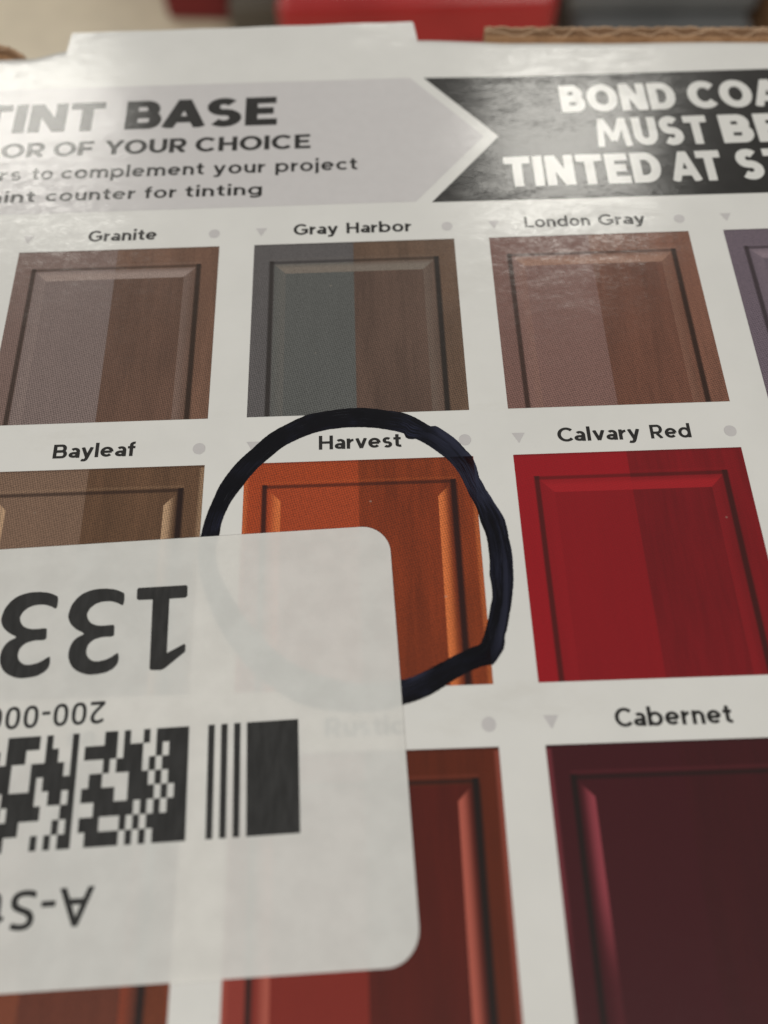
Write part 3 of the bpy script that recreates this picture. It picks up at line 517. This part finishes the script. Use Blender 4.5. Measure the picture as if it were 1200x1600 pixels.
NAMES = [(0, [('Granite', -.841, -.495)]), (0, [('Gray', .195, .420), ('Harbor', .462, .791)]), (0, [('London', 1.362, 1.693), ('Gray', 1.735, 1.973)]),
         (1, [('Bayleaf', -.849, -.485)]), (1, [('Harvest', .324, .688)]), (1, [('Calvary', 1.380, 1.746), ('Red', 1.791, 1.970)]),
         (2, [('Cabernet', 1.449, 1.894)]), (2, [('Rustic', .350, .648)]), (2, [('on', -.621, -.518)])]
for r, parts in NAMES:
    words('name', parts, r * PITCH - .0565, .069, INK, z=Z1, name='swatch_name', label='printed name ' + ' '.join(p[0] for p in parts))
for c, r in ((-1, 0), (0, 0), (1, 0), (-1, 1), (0, 1), (1, 1), (0, 2), (-1, 2)):
    flat('dot_mark', [[circle(c * GX + .970, r * PITCH - .082, .0275)]], Z1, MARK, panel)
for c, r in ((-1, 0), (0, 0), (1, 0), (2, 0), (0, 1), (1, 1), (1, 2), (0, 2)):
    x, y = c * GX, r * PITCH
    flat('triangle_mark', [[[(x + .004, y - .1075), (x + .061, y - .107), (x + .032, y - .057)]]], Z1, MARK, panel)

# ------------------------------------------------------------------ marker loop
def marker_material():
    m, nt, p = new_mat('navy_marker_ink'); pos = position(nt)
    uv = nt.nodes.new('ShaderNodeUVMap'); uv.uv_map = 'UVMap'
    st = noise(nt, mapped(nt, uv.outputs[0], (4, 26, 1)), 1, 6, .62)
    pt = noise(nt, pos, 120, 3)
    f = st.ss(.45, .68) * pt.ss(.46, .70)
    ln = noise(nt, mapped(nt, uv.outputs[0], (2.5, 46, 1), loc=(3, 1, 0)), 1, 4, .6).ss(.62, .70) * noise(nt, pos, 300, 2).ss(.42, .62)
    big = noise(nt, pos, 75, 2).ss(.50, .66)
    c = mix(nt, f, (.0032, .0032, .006), (.026, .030, .066))
    c = mix(nt, big * st.ss(.38, .6) * .8, c, (.040, .044, .085))  # bluish sheen painted into the ink colour in patches
    c = mix(nt, ln * .8, c, (.085, .088, .12))  # thin highlight lines painted into the ink colour
    nt.links.new(c, p.inputs['Base Color'])
    # the ink lies thin over the right side of the loop: there it filters what is printed underneath
    su = nt.nodes.new('ShaderNodeSeparateXYZ'); nt.links.new(uv.outputs[0], su.inputs[0])
    u, v = S(nt, su.outputs[0]), S(nt, su.outputs[1])
    side = u.ss(2.75, 3.1) * u.ss(5.3, 4.9)
    streak = noise(nt, mapped(nt, uv.outputs[0], (1.1, 3.6, 1), loc=(2, 4, 0)), 1, 5, .6).ss(.36, .60)
    thin = (side * (v * .6 + .4) * streak + noise(nt, pos, 90, 3).ss(.52, .7) * .25).min(1)
    tr = nt.nodes.new('ShaderNodeBsdfTransparent'); tr.inputs[0].default_value = (.275, .285, .37, 1)
    mx = nt.nodes.new('ShaderNodeMixShader'); nt.links.new((thin * .75).k, mx.inputs[0])
    nt.links.new(p.outputs[0], mx.inputs[1]); nt.links.new(tr.outputs[0], mx.inputs[2])
    nt.links.new(mx.outputs[0], nt.nodes['Material Output'].inputs[0])
    p.inputs['Roughness'].default_value = .5; p.inputs['Specular IOR Level'].default_value = .16
    p.inputs['Coat Weight'].default_value = .05; p.inputs['Coat Roughness'].default_value = .2
    b = nt.nodes.new('ShaderNodeBump'); b.inputs['Strength'].default_value = .5; b.inputs['Distance'].default_value = .000012
    nt.links.new((st * .8 + noise(nt, pos, 1500, 3) * .2).k, b.inputs['Height'])
    nt.links.new(b.outputs[0], p.inputs['Normal']); nt.links.new(b.outputs[0], p.inputs['Coat Normal'])
    return m
V, F, T = [], [], []
n = len(RING) * 3; K = 8; cx, cy = .5, 1.62
rr = random.Random(3); jo = [rr.uniform(-.0007, .0007) for _ in range(n)]; ji = [rr.uniform(-.0006, .0006) for _ in range(n)]
for i in range(n):
    a = 2 * math.pi * i / n; q = i / 3; i0 = int(q); t = q - i0
    A, B = RING[i0], RING[(i0 + 1) % len(RING)]
    ro, ri = (A[0] + (B[0] - A[0]) * t) / 1000 + jo[i], (A[1] + (B[1] - A[1]) * t) / 1000 + ji[i]
    for k in range(K + 1):
        s = k / K; r = ri + (ro - ri) * s
        V.append(P(cx + r * math.cos(a), cy + r * math.sin(a), 3.4e-5 + 1.6e-5 * (1 - abs(2 * s - 1) ** 6)))
        T.append((((a - 2.62) % (2 * math.pi)) * 1.2 / (2 * math.pi) * 6, s))   # the strip's seam lies under the sticker
for i in range(n):
    j = (i + 1) % n
    for k in range(K):
        F.append((i * (K + 1) + k, i * (K + 1) + k + 1, j * (K + 1) + k + 1, j * (K + 1) + k)[::-1])
me = bpy.data.meshes.new('marker_circle'); me.from_pydata(V, [], F)
uv = me.uv_layers.new(name='UVMap')
for l in me.loops: uv.data[l.index].uv = T[l.vertex_index]
for p in me.polygons: p.use_smooth = True
me.update()
if me.polygons[0].normal.z < 0: me.flip_normals()
link('marker_circle', me, marker_material(), panel, 'thick navy black loop drawn in marker round the orange swatch')

# ------------------------------------------------------------------ sticker
def sticker_material():
    m, nt, p = new_mat('thin_white_sticker_paper'); pos = position(nt)
    f = noise(nt, pos, 260, 5).ss(.3, .7, .945, 1.02)
    g = noise(nt, pos, 30, 3).ss(.3, .7, .985, 1.01)
    nt.links.new(scale_col(nt, (.90, .91, .905), f * g), p.inputs['Base Color'])
    p.inputs['Roughness'].default_value = .6; p.inputs['Specular IOR Level'].default_value = .25
    b = nt.nodes.new('ShaderNodeBump'); b.inputs['Strength'].default_value = .3; b.inputs['Distance'].default_value = .0001
    nt.links.new(noise(nt, pos, 1800, 4).k, b.inputs['Height']); nt.links.new(b.outputs[0], p.inputs['Normal'])
    tr = nt.nodes.new('ShaderNodeBsdfTranslucent'); tr.inputs[0].default_value = (1.0, .91, .85, 1); mx = nt.nodes.new('ShaderNodeMixShader'); mx.inputs[0].default_value = .29
    nt.links.new(p.outputs[0], mx.inputs[1]); nt.links.new(tr.outputs[0], mx.inputs[2])
    nt.links.new(mx.outputs[0], nt.nodes['Material Output'].inputs[0])
    return m
ANG = math.radians(-1.76)
def rounded(cs, rad, n=10):
    out = []
    m = len(cs)
    for i in range(m):
        p, a, b = Vector(cs[i]), Vector(cs[i - 1]), Vector(cs[(i + 1) % m])
        da, db = (a - p).normalized(), (b - p).normalized()
        ctr = p + (da + db) * rad; s, e = p + da * rad, p + db * rad
        for k in range(n + 1):
            t = k / n; v = (s.lerp(e, t) - ctr).normalized() * rad + ctr; out.append((v.x, v.y))
    return out
SCOR = [(-2.15, 1.616), (.6185, 1.530), (.6755, 3.132), (-2.15, 3.206)]
so = rounded(SCOR, .118)
nS = len(so)
V = [P(x, y, 2.0e-4) for x, y in so] + [P(x, y, 1.0e-4) for x, y in so]
F = [tuple(range(nS)), ]
F += [(i, i + nS, (i + 1) % nS + nS, (i + 1) % nS) for i in range(nS)]
me = bpy.data.meshes.new('sticker'); me.from_pydata(V, [], F)
bm = bmesh.new(); bm.from_mesh(me); bmesh.ops.recalc_face_normals(bm, faces=bm.faces)
if max(bm.faces, key=lambda f: f.calc_area()).normal.z < 0: bmesh.ops.reverse_faces(bm, faces=bm.faces)
bm.to_mesh(me); bm.free()
sticker = link('sticker', me, sticker_material(), box, 'white rounded sticker with upside-down 133 and a black barcode')
def thermal():
    m, nt, p = new_mat('thermal_print'); pos = position(nt)
    f = noise(nt, mapped(nt, pos, (1400, 300, 1)), 1, 4).ss(.25, .75, .8, 1.25)
    nt.links.new(scale_col(nt, (.034, .034, .035), f), p.inputs['Base Color'])
    p.inputs['Roughness'].default_value = .7; p.inputs['Specular IOR Level'].default_value = .2
    return m
TH = thermal(); ZS = 2.25e-4
def loop(fl): return [(fl[i] / 1000, fl[i + 1] / 1000) for i in range(0, len(fl), 2)]
th = loop(THREE)
flat('printed_number', [[loop(ONE)], [th], [[(x + THREE_SHIFT[0], y + THREE_SHIFT[1]) for x, y in th]]], ZS, TH, sticker, 'large upside-down number 133')
UD = math.pi + ANG
flat('printed_text', text_shapes('sticker', '200-000', -.494, -.494 + .447, 2.2165, .082, gap=.17, ang=UD), ZS, TH, sticker, 'small upside-down line 200-000')
flat('printed_text', text_shapes('sticker', 'A-St', -.461, -.461 + .372, 2.8535, .122, gap=.16, ang=UD), ZS, TH, sticker, 'upside-down letters A-St')
# stacked barcode: run lengths per row, read leftwards from its right end, bar first
START = (8, 1, 1, 1, 1, 1, 1, 3)
ROWS = [((5,1,1,2,1,1,2,4),(1,3,1,1,5,2,2,2)), ((3,1,1,2,3,1,5,1),(1,2,2,3,3,1,2,3)), ((4,1,1,1,4,1,1,4),(1,1,5,3,2,1,2,2)), ((3,1,1,1,3,4,2,2),(5,1,1,3,2,1,3,1)),
        ((2,1,1,1,4,2,5,1),(1,1,2,2,5,1,3,2)), ((3,1,1,1,1,1,6,3),(2,3,5,1,1,3,1,1)), ((6,1,1,1,1,3,3,1),(1,1,1,5,4,2,1,2)), ((5,1,1,1,1,1,5,2),(2,1,1,1,1,4,2,5))]
MODX, ROWH = .0243, .0497
bx, by = .2475, 2.3085
def bar(a, b, r0, r1):
    pts = [(-a, r0 * ROWH), (-b, r0 * ROWH), (-b, r1 * ROWH), (-a, r1 * ROWH)]
    ca, sa = math.cos(ANG), math.sin(ANG)
    return [[(bx + px * ca - py * sa, by + px * sa + py * ca) for px, py in pts]]
bars = []
pos_ = 0
for k, wd in enumerate(START):
    if k % 2 == 0: bars.append(bar(pos_ * MODX, (pos_ + wd) * MODX, 0, 8))
    pos_ += wd
for r, row in enumerate(ROWS):
    q = 17
    for code in row:
        for k, wd in enumerate(code):
            if k % 2 == 0: bars.append(bar(q * MODX, (q + wd) * MODX, r, r + 1))
            q += wd
flat('printed_barcode', bars, ZS, TH, sticker, 'stacked black barcode')

# ------------------------------------------------------------------ things on the floor beyond the box
def plain(name, c, rough, spec=.5):
    m, nt, p = new_mat(name); pos = position(nt)
    f = noise(nt, pos, 25, 4).ss(.3, .7, .9, 1.08)
    nt.links.new(scale_col(nt, c, f), p.inputs['Base Color']); p.inputs['Roughness'].default_value = rough
    p.inputs['Specular IOR Level'].default_value = spec
    return m
RED = plain('glossy_red_plastic', (.42, .030, .032), .2)
DRED = plain('dark_red_steel', (.17, .010, .012), .5)
GREYP = plain('grey_plastic', (.15, .155, .16), .5)
GREYD = plain('dark_grey_rubber', (.095, .082, .065), .7)
def quad_block(name, pts, z0, z1, mat, parent=None, bev=.004):
    bm = bmesh.new()
    a = [bm.verts.new((x, y, z0)) for x, y in pts]; b = [bm.verts.new((x, y, z1)) for x, y in pts]
    bm.faces.new(a[::-1]); bm.faces.new(b)
    for i in range(len(pts)):
        j = (i + 1) % len(pts); bm.faces.new((a[i], a[j], b[j], b[i]))
    bmesh.ops.bevel(bm, geom=list(bm.edges), offset=bev, segments=3, affect='EDGES', profile=.5)
    return from_bm(name, bm, mat, parent)
cart = empty('platform_cart', (.06, .55, 0), 'red low platform cart standing on the beige floor behind the box', 'cart')
def cb(name, pts, z0, z1, mat, bev=.004):
    o = quad_block(name, pts, z0, z1, mat, None, bev); o.parent = cart; o.matrix_parent_inverse = cart.matrix_basis.inverted(); return o
cart.matrix_basis = Matrix.Translation((.06, .55, 0))
cb('deck', [(-.031, .330), (.128, .330), (.128, .78), (.012, .78)], .045, .075, RED, .006)
cb('side_panel', [(-.118, .432), (-.072, .428), (-.066, .75), (-.118, .75)], .0, .12, DRED)
cb('frame', [(-.070, .40), (-.010, .40), (-.002, .76), (-.062, .76)], .004, .03, GREYD)
cb('wheel', [(.02, .42), (.05, .42), (.05, .47), (.02, .47)], .0, .044, GREYD, .01)
cb('wheel', [(.09, .42), (.12, .42), (.12, .47), (.09, .47)], .0, .044, GREYD, .01)
tote = empty('storage_tote', (.22, .5, 0), 'grey plastic storage tote with a stepped lid between the red cart and the brown carton', 'tote')
def tb(name, pts, z0, z1, mat, bev=.004):
    o = quad_block(name, pts, z0, z1, mat, None, bev); o.parent = tote; o.matrix_parent_inverse = Matrix.Translation((-.22, -.5, 0)); return o
tb('tub', [(.150, .352), (.262, .348), (.268, .68), (.156, .68)], .0, .030, GREYP)
tb('lid', [(.146, .378), (.264, .374), (.272, .70), (.150, .70)], .031, .050, GREYP)
carton = quad_block('cardboard_carton', [(.268, .33), (.50, .33), (.50, .70), (.305, .70)], 0, .05, board('carton_board', (.26, .14, .07), (.34, .19, .10)))
carton['label'] = 'dark brown cardboard carton at the right edge behind the grey tote'; carton['category'] = 'carton'
